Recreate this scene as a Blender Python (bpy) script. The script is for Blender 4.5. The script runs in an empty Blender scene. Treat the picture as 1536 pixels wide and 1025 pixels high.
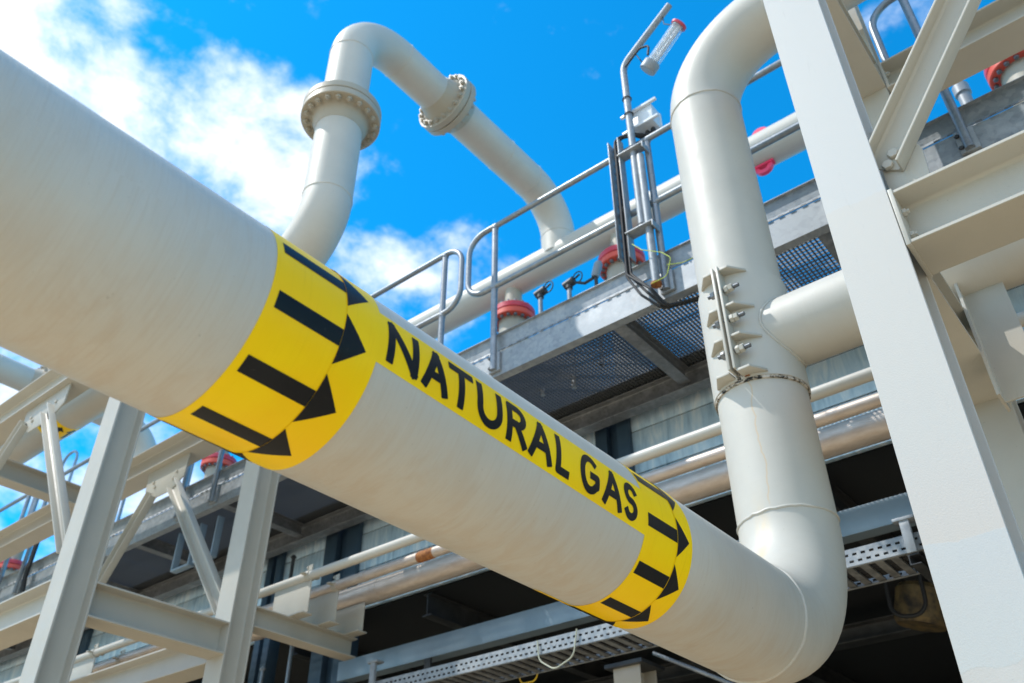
import bpy, bmesh, math, random
from math import sin, cos, tan, pi, radians as rad, atan2, sqrt
from mathutils import Vector, Matrix
random.seed(7)
S = bpy.context.scene

# ------------------------------------------------------------------ camera
cam_d = bpy.data.cameras.new("camera"); cam = bpy.data.objects.new("camera", cam_d)
S.collection.objects.link(cam); S.camera = cam
cam_d.sensor_width = 36.0; cam_d.lens = 36.0*1318/1536
cam_d.clip_start = 0.05; cam_d.clip_end = 3000
cam.location = (0, 0, 0)
cam.rotation_euler = (Matrix.Rotation(rad(39.08), 4, 'Z') @ Matrix.Rotation(rad(90+36.12), 4, 'X') @ Matrix.Rotation(rad(-0.1), 4, 'Z')).to_euler()
cam_d.dof.use_dof = True; cam_d.dof.focus_distance = 2.35; cam_d.dof.aperture_fstop = 4.5
S.view_settings.view_transform = 'Standard'; S.view_settings.look = 'None'
S.view_settings.gamma = 1; S.view_settings.use_curve_mapping = False
S.view_settings.exposure = 1.03

# ------------------------------------------------------------------ world
SUN = Vector((-0.42, -0.36, 0.83)).normalized()
w = bpy.data.worlds.new("World"); S.world = w; w.use_nodes = True
nt = w.node_tree; N = nt.nodes; L = nt.links
for n in list(N): N.remove(n)
def nd(t, **k):
    n = N.new(t)
    for a, v in k.items():
        if a.startswith('i_'): n.inputs[int(a[2:])].default_value = v
        else: setattr(n, a, v)
    return n
def wm(op, a, b=None, c=None):
    n = N.new('ShaderNodeMath'); n.operation = op
    for i, v in enumerate((a, b, c)):
        if v is None: continue
        if isinstance(v, (int, float)): n.inputs[i].default_value = v
        else: L.new(v, n.inputs[i])
    return n.outputs[0]
sky = nd('ShaderNodeTexSky'); sky.sky_type = 'NISHITA'; sky.sun_disc = False
sky.sun_elevation = math.asin(SUN.z); sky.sun_rotation = atan2(SUN.x, SUN.y)
sky.air_density = 1.0; sky.dust_density = 0.3; sky.ozone_density = 3.0
tint = nd('ShaderNodeMix', data_type='RGBA', blend_type='MULTIPLY'); tint.inputs[0].default_value = 1
L.new(sky.outputs[0], tint.inputs[6]); tint.inputs[7].default_value = (0.03, 1.05, 1.46, 1)
tc = nd('ShaderNodeTexCoord')
DIRV = tc.outputs['Generated']
def spot(d, r0, r1, amt):          # a broad patch of sky round a compass direction
    n = N.new('ShaderNodeVectorMath'); n.operation = 'DOT_PRODUCT'
    L.new(DIRV, n.inputs[0]); n.inputs[1].default_value = Vector(d).normalized()
    m = N.new('ShaderNodeMapRange'); m.interpolation_type = 'SMOOTHSTEP'
    L.new(n.outputs['Value'], m.inputs[0])
    m.inputs[1].default_value = cos(rad(r1)); m.inputs[2].default_value = cos(rad(r0))
    m.inputs[3].default_value = 0; m.inputs[4].default_value = amt
    return m.outputs[0]
CLOUD_SPOTS = [
 ((-0.675, 0.07, 0.735), 1, 7, 1.0), ((-0.70, 0.03, 0.71), 4, 15, .72), ((-0.667, 0.195, 0.719), .5, 6.5, .72), ((-0.63, 0.285, 0.72), 1.5, 6.5, .74),
 ((-0.60, 0.355, 0.715), 2, 6.5, .78), ((-0.595, 0.49, 0.637), .5, 5.5, .74), ((-0.54, 0.535, 0.645), 1, 7, .60), ((-0.575, 0.30, 0.765), .3, 3, .42),
 ((-0.86, 0.32, 0.38), 5, 14, .62), ((-0.02, 0.648, 0.762), 1, 5, .40), ((-0.49, 0.45, 0.745), 0, 4, .26),
 ((0.3, -0.8, 0.5), 35, 80, .75), ((-0.6,-0.7,0.35), 25, 50, .75)]  # last two: unseen clouds added to neutralise the blue sky fill
tot = None
for s in CLOUD_SPOTS:
    v = spot(*s); tot = v if tot is None else wm('MAXIMUM', tot, v)
mp = nd('ShaderNodeMapping'); L.new(DIRV, mp.inputs[0]); mp.inputs['Scale'].default_value = (1, 1, 1.5)
mp.inputs['Location'].default_value = (0.35, 0.1, 0.2)
n1 = nd('ShaderNodeTexNoise'); n1.inputs['Scale'].default_value = 10; n1.inputs['Detail'].default_value = 9
n1.inputs['Roughness'].default_value = .60; n1.inputs['Distortion'].default_value = .12
L.new(mp.outputs[0], n1.inputs[0])
n2 = nd('ShaderNodeTexNoise'); n2.inputs['Scale'].default_value = 3.0; n2.inputs['Detail'].default_value = 5
L.new(mp.outputs[0], n2.inputs[0])
dens = wm('ADD', wm('MULTIPLY', wm('SUBTRACT', n1.outputs[0], .17), 2.2), wm('MULTIPLY', n2.outputs[0], .5))
dens = wm('ADD', dens, tot)
mr = nd('ShaderNodeMapRange'); mr.interpolation_type = 'SMOOTHSTEP'; L.new(dens, mr.inputs[0])
mr.inputs[1].default_value = 1.24; mr.inputs[2].default_value = 2.1
cl = nd('ShaderNodeMix', data_type='RGBA'); L.new(mr.outputs[0], cl.inputs[0])
b1 = nd('ShaderNodeBackground'); 
L.new(tint.outputs[2], cl.inputs[6]); cl.inputs[7].default_value = (6.4, 6.7, 7.1, 1)
L.new(cl.outputs[2], b1.inputs[0]); b1.inputs[1].default_value = 0.10
wo = nd('ShaderNodeOutputWorld'); L.new(b1.outputs[0], wo.inputs[0])

# ------------------------------------------------------------------ sun
sd = bpy.data.lights.new("sun", 'SUN'); sd.energy = 2.0; sd.angle = rad(0.6); sd.color = (1.0, 0.96, 0.895)
so = bpy.data.objects.new("sun", sd); S.collection.objects.link(so)
so.rotation_euler = SUN.to_track_quat('Z', 'Y').to_euler(); so.location = (0, 0, 30)

# ------------------------------------------------------------------ materials
M = {}
class Mat:
    def __init__(s, name, rough=.5, metal=0.0, col=(.5,.5,.5)):
        m = bpy.data.materials.new(name); m.use_nodes = True; s.m = m; s.t = m.node_tree
        s.b = s.t.nodes['Principled BSDF']; s.b.inputs['Roughness'].default_value = rough
        s.b.inputs['Metallic'].default_value = metal; s.b.inputs['Base Color'].default_value = (*col, 1)
        s.tc = s.t.nodes.new('ShaderNodeTexCoord'); M[name] = m
    def coord(s, which='Object', scale=(1,1,1)):
        mp = s.t.nodes.new('ShaderNodeMapping'); mp.inputs['Scale'].default_value = scale
        s.t.links.new(s.tc.outputs[which], mp.inputs[0]); return mp.outputs[0]
    def noise(s, vec, scale, detail=4, rough=.55, dist=0):
        n = s.t.nodes.new('ShaderNodeTexNoise'); n.inputs['Scale'].default_value = scale
        n.inputs['Detail'].default_value = detail; n.inputs['Roughness'].default_value = rough; n.inputs['Distortion'].default_value = dist
        s.t.links.new(vec, n.inputs[0]); return n.outputs[0]
    def voro(s, vec, scale, out='Color'):
        n = s.t.nodes.new('ShaderNodeTexVoronoi'); n.inputs['Scale'].default_value = scale
        s.t.links.new(vec, n.inputs[0]); return n.outputs[out]
    def ramp(s, v, stops):
        r = s.t.nodes.new('ShaderNodeValToRGB'); s.t.links.new(v, r.inputs[0])
        while len(r.color_ramp.elements) < len(stops): r.color_ramp.elements.new(.5)
        for e, (p, c) in zip(r.color_ramp.elements, stops):
            e.position = p; e.color = (*c, 1) if not isinstance(c, (int, float)) else (c, c, c, 1)
        return r.outputs[0]
    def mix(s, f, a, b, mode='MIX'):
        n = s.t.nodes.new('ShaderNodeMix'); n.data_type = 'RGBA'; n.blend_type = mode
        for i, v in ((0, f), (6, a), (7, b)):
            if isinstance(v, (int, float)): n.inputs[i].default_value = v
            elif isinstance(v, tuple): n.inputs[i].default_value = (*v, 1)
            else: s.t.links.new(v, n.inputs[i])
        return n.outputs[2]
    def math(s, op, a, b=0, c=0):
        n = s.t.nodes.new('ShaderNodeMath'); n.operation = op
        for i, v in enumerate((a, b, c)):
            if isinstance(v, (int, float)): n.inputs[i].default_value = v
            else: s.t.links.new(v, n.inputs[i])
        return n.outputs[0]
    def sep(s, vec):
        n = s.t.nodes.new('ShaderNodeSeparateXYZ'); s.t.links.new(vec, n.inputs[0]); return n.outputs
    def smooth(s, v, a, b):
        n = s.t.nodes.new('ShaderNodeMapRange'); n.interpolation_type = 'SMOOTHSTEP'
        s.t.links.new(v, n.inputs[0]); n.inputs[1].default_value = a; n.inputs[2].default_value = b; return n.outputs[0]
    def color(s, v): s.t.links.new(v, s.b.inputs['Base Color'])
    def rough(s, v): s.t.links.new(v, s.b.inputs['Roughness'])
    def bump(s, v, dist, strength=1.0):
        n = s.t.nodes.new('ShaderNodeBump'); n.inputs['Distance'].default_value = dist; n.inputs['Strength'].default_value = strength
        s.t.links.new(v, n.inputs['Height'])
        if s.b.inputs['Normal'].is_linked: s.t.links.new(s.b.inputs['Normal'].links[0].from_socket, n.inputs['Normal'])
        s.t.links.new(n.outputs[0], s.b.inputs['Normal'])

CREAM = (.54, .51, .45)
def cream(name, base=CREAM, rough=.48, streak=True, stain_tint=False, patch=False, orange=.0006):
    m = Mat(name, rough); o = m.coord('Object')
    big = m.noise(o, 2.3, 5, .6); c = m.mix(m.smooth(big, .35, .7), tuple(v*.955 for v in base), tuple(min(1, v*1.035) for v in base))
    sp = m.noise(o, 95, 2, .5); c = m.mix(m.smooth(sp, .72, .80), c, tuple(v*.80 for v in base))
    if streak:
        zz = m.sep(o)[2]; k = m.math('ADD', m.math('MULTIPLY', m.smooth(zz, GZ+.45, GZ+.15), .8), .2) if stain_tint else .35
        u = m.coord('UV', (9, 210, 1)); st = m.noise(u, 1, 3, .6, .3)
        u2 = m.coord('UV', (3, 45, 1)); st2 = m.noise(u2, 1, 4, .6, .6)
        c = m.mix(m.math('MULTIPLY', m.math('MULTIPLY', m.smooth(st, .45, .72), .20), k), c, (.44, .36, .27))
        c = m.mix(m.math('MULTIPLY', m.math('MULTIPLY', m.smooth(st2, .48, .74), .20), k), c, (.47, .40, .31))
        m.bump(m.math('MULTIPLY', st, k), .0008, .5); m.bump(m.math('MULTIPLY', st2, k), .0012, .45)
    if stain_tint:
        U, V, _ = m.sep(m.coord('UV'))
        wob = m.noise(m.coord('UV', (0.0, 7, 1)), 1, 3)
        d = m.math('ABSOLUTE', m.math('ADD', m.math('SUBTRACT', U, STAIN_U), m.math('MULTIPLY', m.math('SUBTRACT', wob, .5), .07)))
        line = m.math('MULTIPLY', m.smooth(d, .0045, .001), m.math('MULTIPLY', m.smooth(V, STAIN_V0, STAIN_V0+.05), m.smooth(V, STAIN_V1, STAIN_V1-.02)))
        c = m.mix(m.math('MULTIPLY', line, .5), c, (.62, .42, .20))
        d2 = m.math('ABSOLUTE', m.math('SUBTRACT', U, STAIN_U-.045))
        blot = m.math('MULTIPLY', m.smooth(d2, .045, .0), m.math('MULTIPLY', m.smooth(V, STAIN_V0-.72, STAIN_V0-.45), m.smooth(V, STAIN_V0+.16, STAIN_V0-.2)))
        blot = m.math('MULTIPLY', blot, m.smooth(m.noise(m.coord('UV', (26, 7, 1)), 1, 4), .3, .62))
        c = m.mix(m.math('MULTIPLY', blot, .65), c, (.66, .49, .27))
    if stain_tint:
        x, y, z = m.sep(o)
        low = m.math('MULTIPLY', m.smooth(z, GZ-.075, GZ-.165), m.smooth(z, GZ-.40, GZ-.30))  # brown mottling, stronger toward the underside of the level run
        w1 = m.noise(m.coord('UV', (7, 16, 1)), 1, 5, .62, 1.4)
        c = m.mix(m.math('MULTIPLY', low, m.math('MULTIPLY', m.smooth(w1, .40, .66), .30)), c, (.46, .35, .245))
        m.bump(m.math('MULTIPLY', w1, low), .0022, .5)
    if patch:
        x, y, z = m.sep(o)
        e = m.math('ADD', z, m.math('MULTIPLY', m.noise(o, 16, 4), .05)); e2 = m.math('ADD', e, 0.0)
        p = m.math('MULTIPLY', m.smooth(e2, 1.937, 1.945), 1)
        q = m.math('MULTIPLY', m.smooth(e, .853, .857), m.math('SUBTRACT', 1, p))
        c = m.mix(q, c, (.53, .505, .465))
        r_ = m.math('MULTIPLY', m.math('SUBTRACT', 1, m.smooth(e, .853, .857)), m.smooth(e, .568, .572))
        c = m.mix(r_, c, (.50,.515,.505))
        c = m.mix(p, c, (.52,.512,.49))
        m.bump(m.math('ADD', q, m.math('MULTIPLY', r_, 2)), .0002, .4)
    m.color(c)
    m.rough(m.ramp(m.noise(o, 14, 4), [(.3, rough-.06), (.75, rough+.10)]))
    if not streak:
        sc = m.noise(m.coord('Object', (30, 30, 5)), 1, 6, .7, .5); c = m.mix(m.math('MULTIPLY', m.smooth(sc, .60, .72), .20), c, tuple(v*.72 for v in base))
        ru = m.noise(m.coord('Object', (22, 22, 22)), 1, 7, .75, .3); c = m.mix(m.math('MULTIPLY', m.smooth(ru, .735, .76), .7), c, (.33, .19, .09)); m.color(c)
    if orange: m.bump(m.noise(o, 260, 2, .5), orange, .55)
    return m
STAIN_U, STAIN_V0, STAIN_V1 = 0.0, 0, 0     # filled below before the pipe material is made

def galv(name, a=(.40,.43,.46), b=(.58,.61,.64), rough=.42, metal=.55, scale=38):
    m = Mat(name, rough, metal); o = m.coord('Object')
    v = m.voro(o, scale); g = m.t.nodes.new('ShaderNodeRGBToBW'); m.t.links.new(v, g.inputs[0])
    c = m.mix(g.outputs[0], a, b)
    bl = m.noise(o, 5, 6, .65); c = m.mix(m.math('MULTIPLY', m.smooth(bl, .48, .72), .45), c, (.52,.53,.54))
    c = m.mix(m.math('MULTIPLY', m.smooth(m.noise(o, 11, 5, .7), .56, .75), .5), c, (.22,.22,.22))
    m.color(c); m.rough(m.ramp(g.outputs[0], [(0, rough-.08), (1, rough+.14)]))
    m.bump(m.noise(o, 120, 3), .0004, .5); return m
galv('galvanized', (.235,.255,.275), (.355,.38,.40), .52, .4)
galv('galvanized_rail', (.22,.24,.26), (.31,.335,.36), .42, .6, 90)
galv('galvanized_dark', (.16,.165,.17), (.26,.265,.27), .5, .5, 45)
# weathered zinc cladding of the wall: vertical run marks
m = Mat('wall_zinc', .45, .2); o = m.coord('Object', (1, 1, 1))
v = m.noise(m.coord('Object', (14, 1, 2.2)), 1, 6, .65, .8); v2 = m.noise(m.coord('Object', (2.2, 1, 3.0)), 1.6, 4, .6)
c = m.ramp(v, [(.30, (.28,.42,.54)), (.5, (.52,.68,.80)), (.68, (.84,.90,.93))])
c = m.mix(m.math('MULTIPLY', m.smooth(v2, .42, .68), .7), c, (.62,.75,.84)); m.color(c); m.bump(v, .001, .4)
m = Mat('cladding', .42, .35, (.72,.70,.69)); o = m.coord('UV', (4, 1.2, 1)); v = m.noise(o, 6, 5, .6)
m.color(m.ramp(v, [(.3, (.50,.415,.345)), (.7, (.66,.585,.52))])); m.bump(m.noise(m.coord('UV', (5, 60, 1)), 1, 3), .0006, .5)
m = Mat('blue_steel', .45, .1, (.045,.085,.125)); m.color(m.ramp(m.noise(m.coord('Object'), 3, 5), [(.3, (.035,.065,.10)), (.7, (.06,.105,.15))]))
m = Mat('pale_blue_steel', .42, .15, (.26,.34,.42)); m.color(m.ramp(m.noise(m.coord('Object'), 4, 5), [(.3, (.22,.30,.38)), (.7, (.30,.39,.47))]))
m = Mat('dark_steel', .5, .3, (.05,.05,.05)); m.color(m.ramp(m.noise(m.coord('Object'), 8, 5), [(.3, (.028,.031,.036)), (.7, (.066,.068,.070))]))
m = Mat('soffit_shade', .8, 0, (.010,.013,.017))  # near-black colour stands in for the unlit space under the building
m = Mat('grating_steel', .5, .3, (.17,.18,.19))
m = Mat('red_paint', .42, 0, (.72,.085,.09)); m.color(m.ramp(m.noise(m.coord('Object'), 9, 4), [(.3, (.50,.03,.055)), (.7, (.68,.07,.10))]))
m = Mat('orange_red_paint', .5, 0, (.70,.09,.055))
m = Mat('pink_plastic', .35, 0, (.85,.05,.13))
m = Mat('bolt_steel', .42, .7, (.20,.205,.215)); m.bump(m.noise(m.coord('Object'), 300, 2), .0004, .5)
m = Mat('stud_steel', .42, .6, (.13,.14,.155))
m = Mat('rubber', .6, 0, (.012,.012,.013))
m = Mat('liner', .7, 0, (.02,.02,.02)); m.color(m.ramp(m.noise(m.coord('Object'), 45, 5, .7), [(.42, (.015,.013,.012)), (.50, (.42,.36,.28)), (.60, (.60,.56,.50))]))
m = Mat('brown_metal', .6, .2, (.11,.075,.035)); m.color(m.ramp(m.noise(m.coord('Object'), 14, 5), [(.35, (.03,.025,.02)), (.65, (.17,.12,.05))]))
m = Mat('white_paint', .4, 0, (.72,.74,.76))
m = Mat('lamp_grey', .5, .2, (.30,.32,.34))
m = Mat('rust', .85, 0, (.30,.10,.03)); m.color(m.ramp(m.noise(m.coord('Object'), 60, 5), [(.3, (.16,.05,.02)), (.7, (.48,.20,.06))]))
m = Mat('earth_wire', .5, 0, (.45,.55,.05))
m = Mat('yellow_wire', .5, 0, (.75,.50,.03))
m = Mat('pale_wire', .5, 0, (.45,.46,.36))
m = Mat('glass_tube', .05, 0, (.9,.95,1.0)); m.b.inputs['Transmission Weight'].default_value = .75; m.b.inputs['IOR'].default_value = 1.3
m = Mat('ground_gravel', .9, 0, (.40,.33,.25)); o = m.coord('Object')
m.color(m.ramp(m.noise(o, 6, 8, .7), [(.3, (.52,.39,.235)), (.7, (.68,.53,.35))])); m.bump(m.noise(o, 40, 4), .02)
def vinyl(name, a, b, wear=None):
    m = Mat(name, .38); u = m.coord('Object', (1, 1, 1)); c = m.mix(m.smooth(m.noise(u, 5, 4), .35, .7), a, b)
    st = m.noise(m.coord('Object', (4, 150, 4)), 1, 3, .6, .4); m.bump(st, .0005, .5)
    if wear: c = m.mix(m.math('MULTIPLY', m.smooth(m.noise(m.coord('Object', (60, 60, 60)), 1, 6, .7, .6), .60, .74), .35), c, wear)
    else: c = m.mix(m.math('MULTIPLY', m.smooth(st, .55, .8), .22), c, (.72,.42,.0))
    m.color(c); m.b.inputs['Specular IOR Level'].default_value = .2 if wear else .22; return m
vinyl('yellow_vinyl', (.98,.60,.0), (1.0,.67,.0))
vinyl('black_vinyl', (.008,.008,.009), (.014,.014,.015), (.10,.085,.07))

# ------------------------------------------------------------------ mesh builder
C = S.collection
class MB:
    def __init__(s): s.bm = bmesh.new(); s.uv = s.bm.loops.layers.uv.new('UVMap')
    def face(s, vs):
        try: return s.bm.faces.new(vs)
        except ValueError: return None
    def box(s, x0, x1, y0, y1, z0, z1, mtx=None):
        P = [Vector((x, y, z)) for z in (z0, z1) for y in (y0, y1) for x in (x0, x1)]
        if mtx: P = [mtx @ p for p in P]
        v = [s.bm.verts.new(p) for p in P]
        for f in ((0,2,3,1), (4,5,7,6), (0,1,5,4), (2,6,7,3), (0,4,6,2), (1,3,7,5)): s.face([v[i] for i in f])
        return s
    def prism(s, poly, axis, a, b, holes=None):
        # poly: 2-D points; axis 'x','y','z' is the extrusion axis, the other two in (x,y,z) order
        def mk(p, t):
            return {'x': (t, p[0], p[1]), 'y': (p[0], t, p[1]), 'z': (p[0], p[1], t)}[axis]
        A = [s.bm.verts.new(mk(p, a)) for p in poly]; B = [s.bm.verts.new(mk(p, b)) for p in poly]
        n = len(poly); s.face(A[::-1]); s.face(B)
        for i in range(n): s.face([A[i], A[(i+1) % n], B[(i+1) % n], B[i]])
        return s
    def prism_m(s, poly, mtx, a, b):
        A = [s.bm.verts.new(mtx @ Vector((p[0], p[1], a))) for p in poly]; B = [s.bm.verts.new(mtx @ Vector((p[0], p[1], b))) for p in poly]
        n = len(poly); s.face(A[::-1]); s.face(B)
        for i in range(n): s.face([A[i], A[(i+1) % n], B[(i+1) % n], B[i]])
        return s
    def tube(s, path, r, seg=24, cap=True, closed=False):
        path = [Vector(p) for p in path]; n = len(path)
        T = []
        for i in range(n):
            a = path[i-1] if (i or closed) else path[0]; b = path[(i+1) % n] if (i < n-1 or closed) else path[-1]
            T.append((b-a).normalized())
        up = Vector((0, 0, 1)) if abs(T[0].z) < .9 else Vector((0, 1, 0))
        u = T[0].cross(up).normalized(); rings = []; ln = 0; lens = []; fr = []
        for i in range(n):
            if i: 
                ln += (path[i]-path[i-1]).length
                ax = T[i-1].cross(T[i])
                if ax.length > 1e-9: u = Matrix.Rotation(T[i-1].angle(T[i]), 3, ax.normalized()) @ u
            u = (u - T[i]*u.dot(T[i])).normalized(); v = T[i].cross(u); lens.append(ln); fr.append((u.copy(), v.copy()))
            rr = r[i] if isinstance(r, (list, tuple)) else r
            rings.append([s.bm.verts.new(path[i] + u*cos(2*pi*k/seg)*rr + v*sin(2*pi*k/seg)*rr) for k in range(seg)])
        R0 = r[0] if isinstance(r, (list, tuple)) else r
        m = n if closed else n-1
        for i in range(m):
            j = (i+1) % n
            for k in range(seg):
                f = s.face([rings[i][k], rings[i][(k+1) % seg], rings[j][(k+1) % seg], rings[j][k]])
                if f:
                    a0, a1 = 2*pi*k/seg*R0, 2*pi*(k+1)/seg*R0; l1 = lens[j] if j else ln
                    for lp, q in zip(f.loops, ((a0, lens[i]), (a1, lens[i]), (a1, l1), (a0, l1))): lp[s.uv].uv = q
        if cap and not closed: s.face(rings[0][::-1]); s.face(rings[-1])
        s.frames = fr; s.lens = lens
        return s
    def cyl(s, a, b, r, seg=24): return s.tube([a, b], r, seg)
    def lathe(s, prof, origin, axis, seg=48):
        # prof: (radius, height) closed loop round the axis
        q = Vector((0, 0, 1)).rotation_difference(Vector(axis)); o = Vector(origin); R = []
        for k in range(seg):
            a = 2*pi*k/seg; R.append([s.bm.verts.new(o + q @ Vector((p[0]*cos(a), p[0]*sin(a), p[1]))) for p in prof])
        n = len(prof)
        for k in range(seg):
            for i in range(n): s.face([R[k][i], R[(k+1) % seg][i], R[(k+1) % seg][(i+1) % n], R[k][(i+1) % n]])
        return s
    def hexnut(s, c, axis, r, h, rot=0):
        q = Vector((0, 0, 1)).rotation_difference(Vector(axis)); o = Vector(c)
        ch = r*.12
        rr = [(r-ch, 0), (r, ch), (r, h-ch), (r-ch, h)]; R = []
        for a, z in rr: R.append([s.bm.verts.new(o + q @ Vector((a*cos(rot+k*pi/3), a*sin(rot+k*pi/3), z))) for k in range(6)])
        for i in range(3):
            for k in range(6): s.face([R[i][k], R[i][(k+1) % 6], R[i+1][(k+1) % 6], R[i+1][k]])
        s.face(R[0][::-1]); s.face(R[3]); return s
    def ibeam(s, A, B, up, w, h, tf, tw, rf=.012, bev=.002, kind='H'):
        # section centred on A-B; up = web direction, flange width w across
        A, B = Vector(A), Vector(B); t = (B-A).normalized(); up = Vector(up); up = (up - t*up.dot(t)).normalized(); sd_ = t.cross(up)
        H, W = h/2, w/2; q = []
        def arc(cx, cy, r, a0, a1, n=4): return [(cx+r*cos(a0+(a1-a0)*i/n), cy+r*sin(a0+(a1-a0)*i/n)) for i in range(n+1)]
        if kind == 'H':
            x = tw/2
            q += [(W-bev, -H), (W, -H+bev), (W, -H+tf-bev), (W-bev, -H+tf)] + [(x+rf+(0-rf*sin(a)), -H+tf+rf-rf*cos(a)) for a in [i*pi/8 for i in range(5)]]
            q += [(x+rf-rf*cos(a), H-tf-rf+rf*sin(a)) for a in [i*pi/8 for i in range(5)]] + [(W-bev, H-tf), (W, H-tf+bev), (W, H-bev), (W-bev, H)]
            q = q + [(-a, b) for a, b in reversed(q)]
        elif kind == 'U':          # channel: web at -W side, flanges toward +W
            q = [(-W, -H), (W, -H), (W, -H+tf), (-W+tw+rf, -H+tf), (-W+tw, -H+tf+rf), (-W+tw, H-tf-rf), (-W+tw+rf, H-tf), (W, H-tf), (W, H), (-W, H)]
        elif kind == 'L':
            q = [(-W, -H), (W, -H), (W, -H+tf), (-W+tw, -H+tf), (-W+tw, H), (-W, H)]
        elif kind == 'T':
            q = [(-W, H), (-W, H-tf), (-tw/2, H-tf), (-tw/2, -H), (tw/2, -H), (tw/2, H-tf), (W, H-tf), (W, H)]
        elif kind == 'box':
            q = [(-W, -H), (W, -H), (W, H), (-W, H)]
        mt = Matrix((( sd_.x, up.x, t.x, A.x), (sd_.y, up.y, t.y, A.y), (sd_.z, up.z, t.z, A.z), (0,0,0,1)))
        return s.prism_m(q, mt, 0, (B-A).length)
    def build(s, name, mat, parent=None, smooth=True, bevel=0, loc=None):
        if bevel:
            bmesh.ops.remove_doubles(s.bm, verts=s.bm.verts, dist=1e-6)
            es = [e for e in s.bm.edges if len(e.link_faces) == 2 and e.calc_face_angle(0) > rad(40)]
            bmesh.ops.bevel(s.bm, geom=es, offset=bevel, segments=2, affect='EDGES', clamp_overlap=True, profile=.5)
        bmesh.ops.recalc_face_normals(s.bm, faces=s.bm.faces)
        if smooth:
            for f in s.bm.faces: f.smooth = True
            for e in s.bm.edges:
                if len(e.link_faces) != 2 or e.calc_face_angle(0) > rad(32): e.smooth = False
        me = bpy.data.meshes.new(name); s.bm.to_mesh(me); s.bm.free()
        me.materials.append(M[mat] if isinstance(mat, str) else mat)
        o = bpy.data.objects.new(name, me); C.objects.link(o)
        if parent: o.parent = parent
        return o
def thing(name, label, cat, group=None, loc=(0,0,0)):
    o = bpy.data.objects.new(name, None); C.objects.link(o); o.location = loc; o['kind'] = 'thing'
    o['label'] = label; o['category'] = cat
    if group: o['group'] = group
    return o
def tag(o, label, cat, group=None):
    o['label'] = label; o['category'] = cat
    if group: o['group'] = group
    return o
def copy_tree(o, parent=None, dx=0):
    c = o.copy(); C.objects.link(c); c.parent = parent
    if parent is None: c.location.x += dx
    for ch in [x for x in bpy.data.objects if x.parent == o]: copy_tree(ch, c)
    return c
def bend(pts, R, n=14):
    """polyline with every inner corner rounded to radius R"""
    P = [Vector(p) for p in pts]; out = [P[0]]
    for i in range(1, len(P)-1):
        a = (P[i-1]-P[i]).normalized(); b = (P[i+1]-P[i]).normalized(); th = a.angle(b)
        if th > pi-.01: out.append(P[i]); continue
        r = R[i-1] if isinstance(R, list) else R
        d = r/tan(th/2); c = P[i] + (a+b).normalized()*(r/sin(th/2)); s0 = P[i]+a*d; s1 = P[i]+b*d
        v0, v1 = s0-c, s1-c; ax = v0.cross(v1).normalized(); an = v0.angle(v1)
        for k in range(n+1): out.append(c + Matrix.Rotation(an*k/n, 3, ax) @ v0)
    out.append(P[-1]); return out
def ring(c, axis, r, t=.004, seg=64, wob=.0012):
    """a weld bead round a pipe"""
    q = Vector((0, 0, 1)).rotation_difference(Vector(axis)); o = Vector(c)
    pts = [o + q @ Vector(((r+random.uniform(-.3,.3)*wob)*cos(2*pi*k/seg), (r+random.uniform(-.3,.3)*wob)*sin(2*pi*k/seg), random.uniform(-1,1)*wob)) for k in range(seg)]
    mb = MB(); mb.tube(pts, t, 8, closed=True); return mb

# ------------------------------------------------------------------ ground
gr = MB(); gr.box(-400, 400, -400, 400, -1.9, -1.6); g = gr.build('ground', 'ground_gravel'); g['kind'] = 'structure'

# ------------------------------------------------------------------ the gas pipe
GX, GZ, GR = -1.118, .890, .18; VY = 2.99; RB = .47; TOPZ = 4.125
STAIN_U, STAIN_V0, STAIN_V1 = 0.45, 0, 1
gas_path = bend([(GX, -2.2, GZ), (GX, VY, GZ), (GX, VY, TOPZ), (3.0, VY, TOPZ)], RB, 24)
# split the straight runs so the uv length stays even
gp = thing('gas_pipe', 'thick cream pipe marked NATURAL GAS on yellow tape, bending upward behind the near column', 'pipe')
mb = MB(); mb.tube(gas_path, GR, 128)
# where on the pipe the rust run sits: under the clamp, facing the viewer
iv = [i for i, p in enumerate(gas_path) if abs(p.x-GX) < 1e-4 and abs(p.y-VY) < 1e-4][0]
u_, v_ = mb.frames[iv]; dirv = Vector((cos(rad(-82)), sin(rad(-82)), 0)); ang = atan2(dirv.dot(v_), dirv.dot(u_)) % (2*pi)
STAIN_U = ang*GR; STAIN_V0 = mb.lens[iv]; STAIN_V1 = STAIN_V0 + (1.92-gas_path[iv].z)
cream('gas_paint', stain_tint=True); cream('cream_paint'); cream('column_paint', (.52,.508,.482), .5, streak=False, patch=True, orange=.0007)
cream('flange_paint', (.40,.355,.28), .5, streak=False); cream('beam_paint', (.475,.445,.38), .5, streak=False, orange=.0009)
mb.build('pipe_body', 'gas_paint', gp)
for c_, ax_ in (((GX, VY-RB, GZ), (0,1,0)), ((GX, VY, GZ+RB), (0,0,1)), ((GX, VY, TOPZ-RB), (0,0,1)), ((GX+RB, VY, TOPZ), (1,0,0))):
    ring(c_, ax_, GR, .0056, wob=.0022).build('weld_seam', 'gas_paint', gp)

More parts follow.
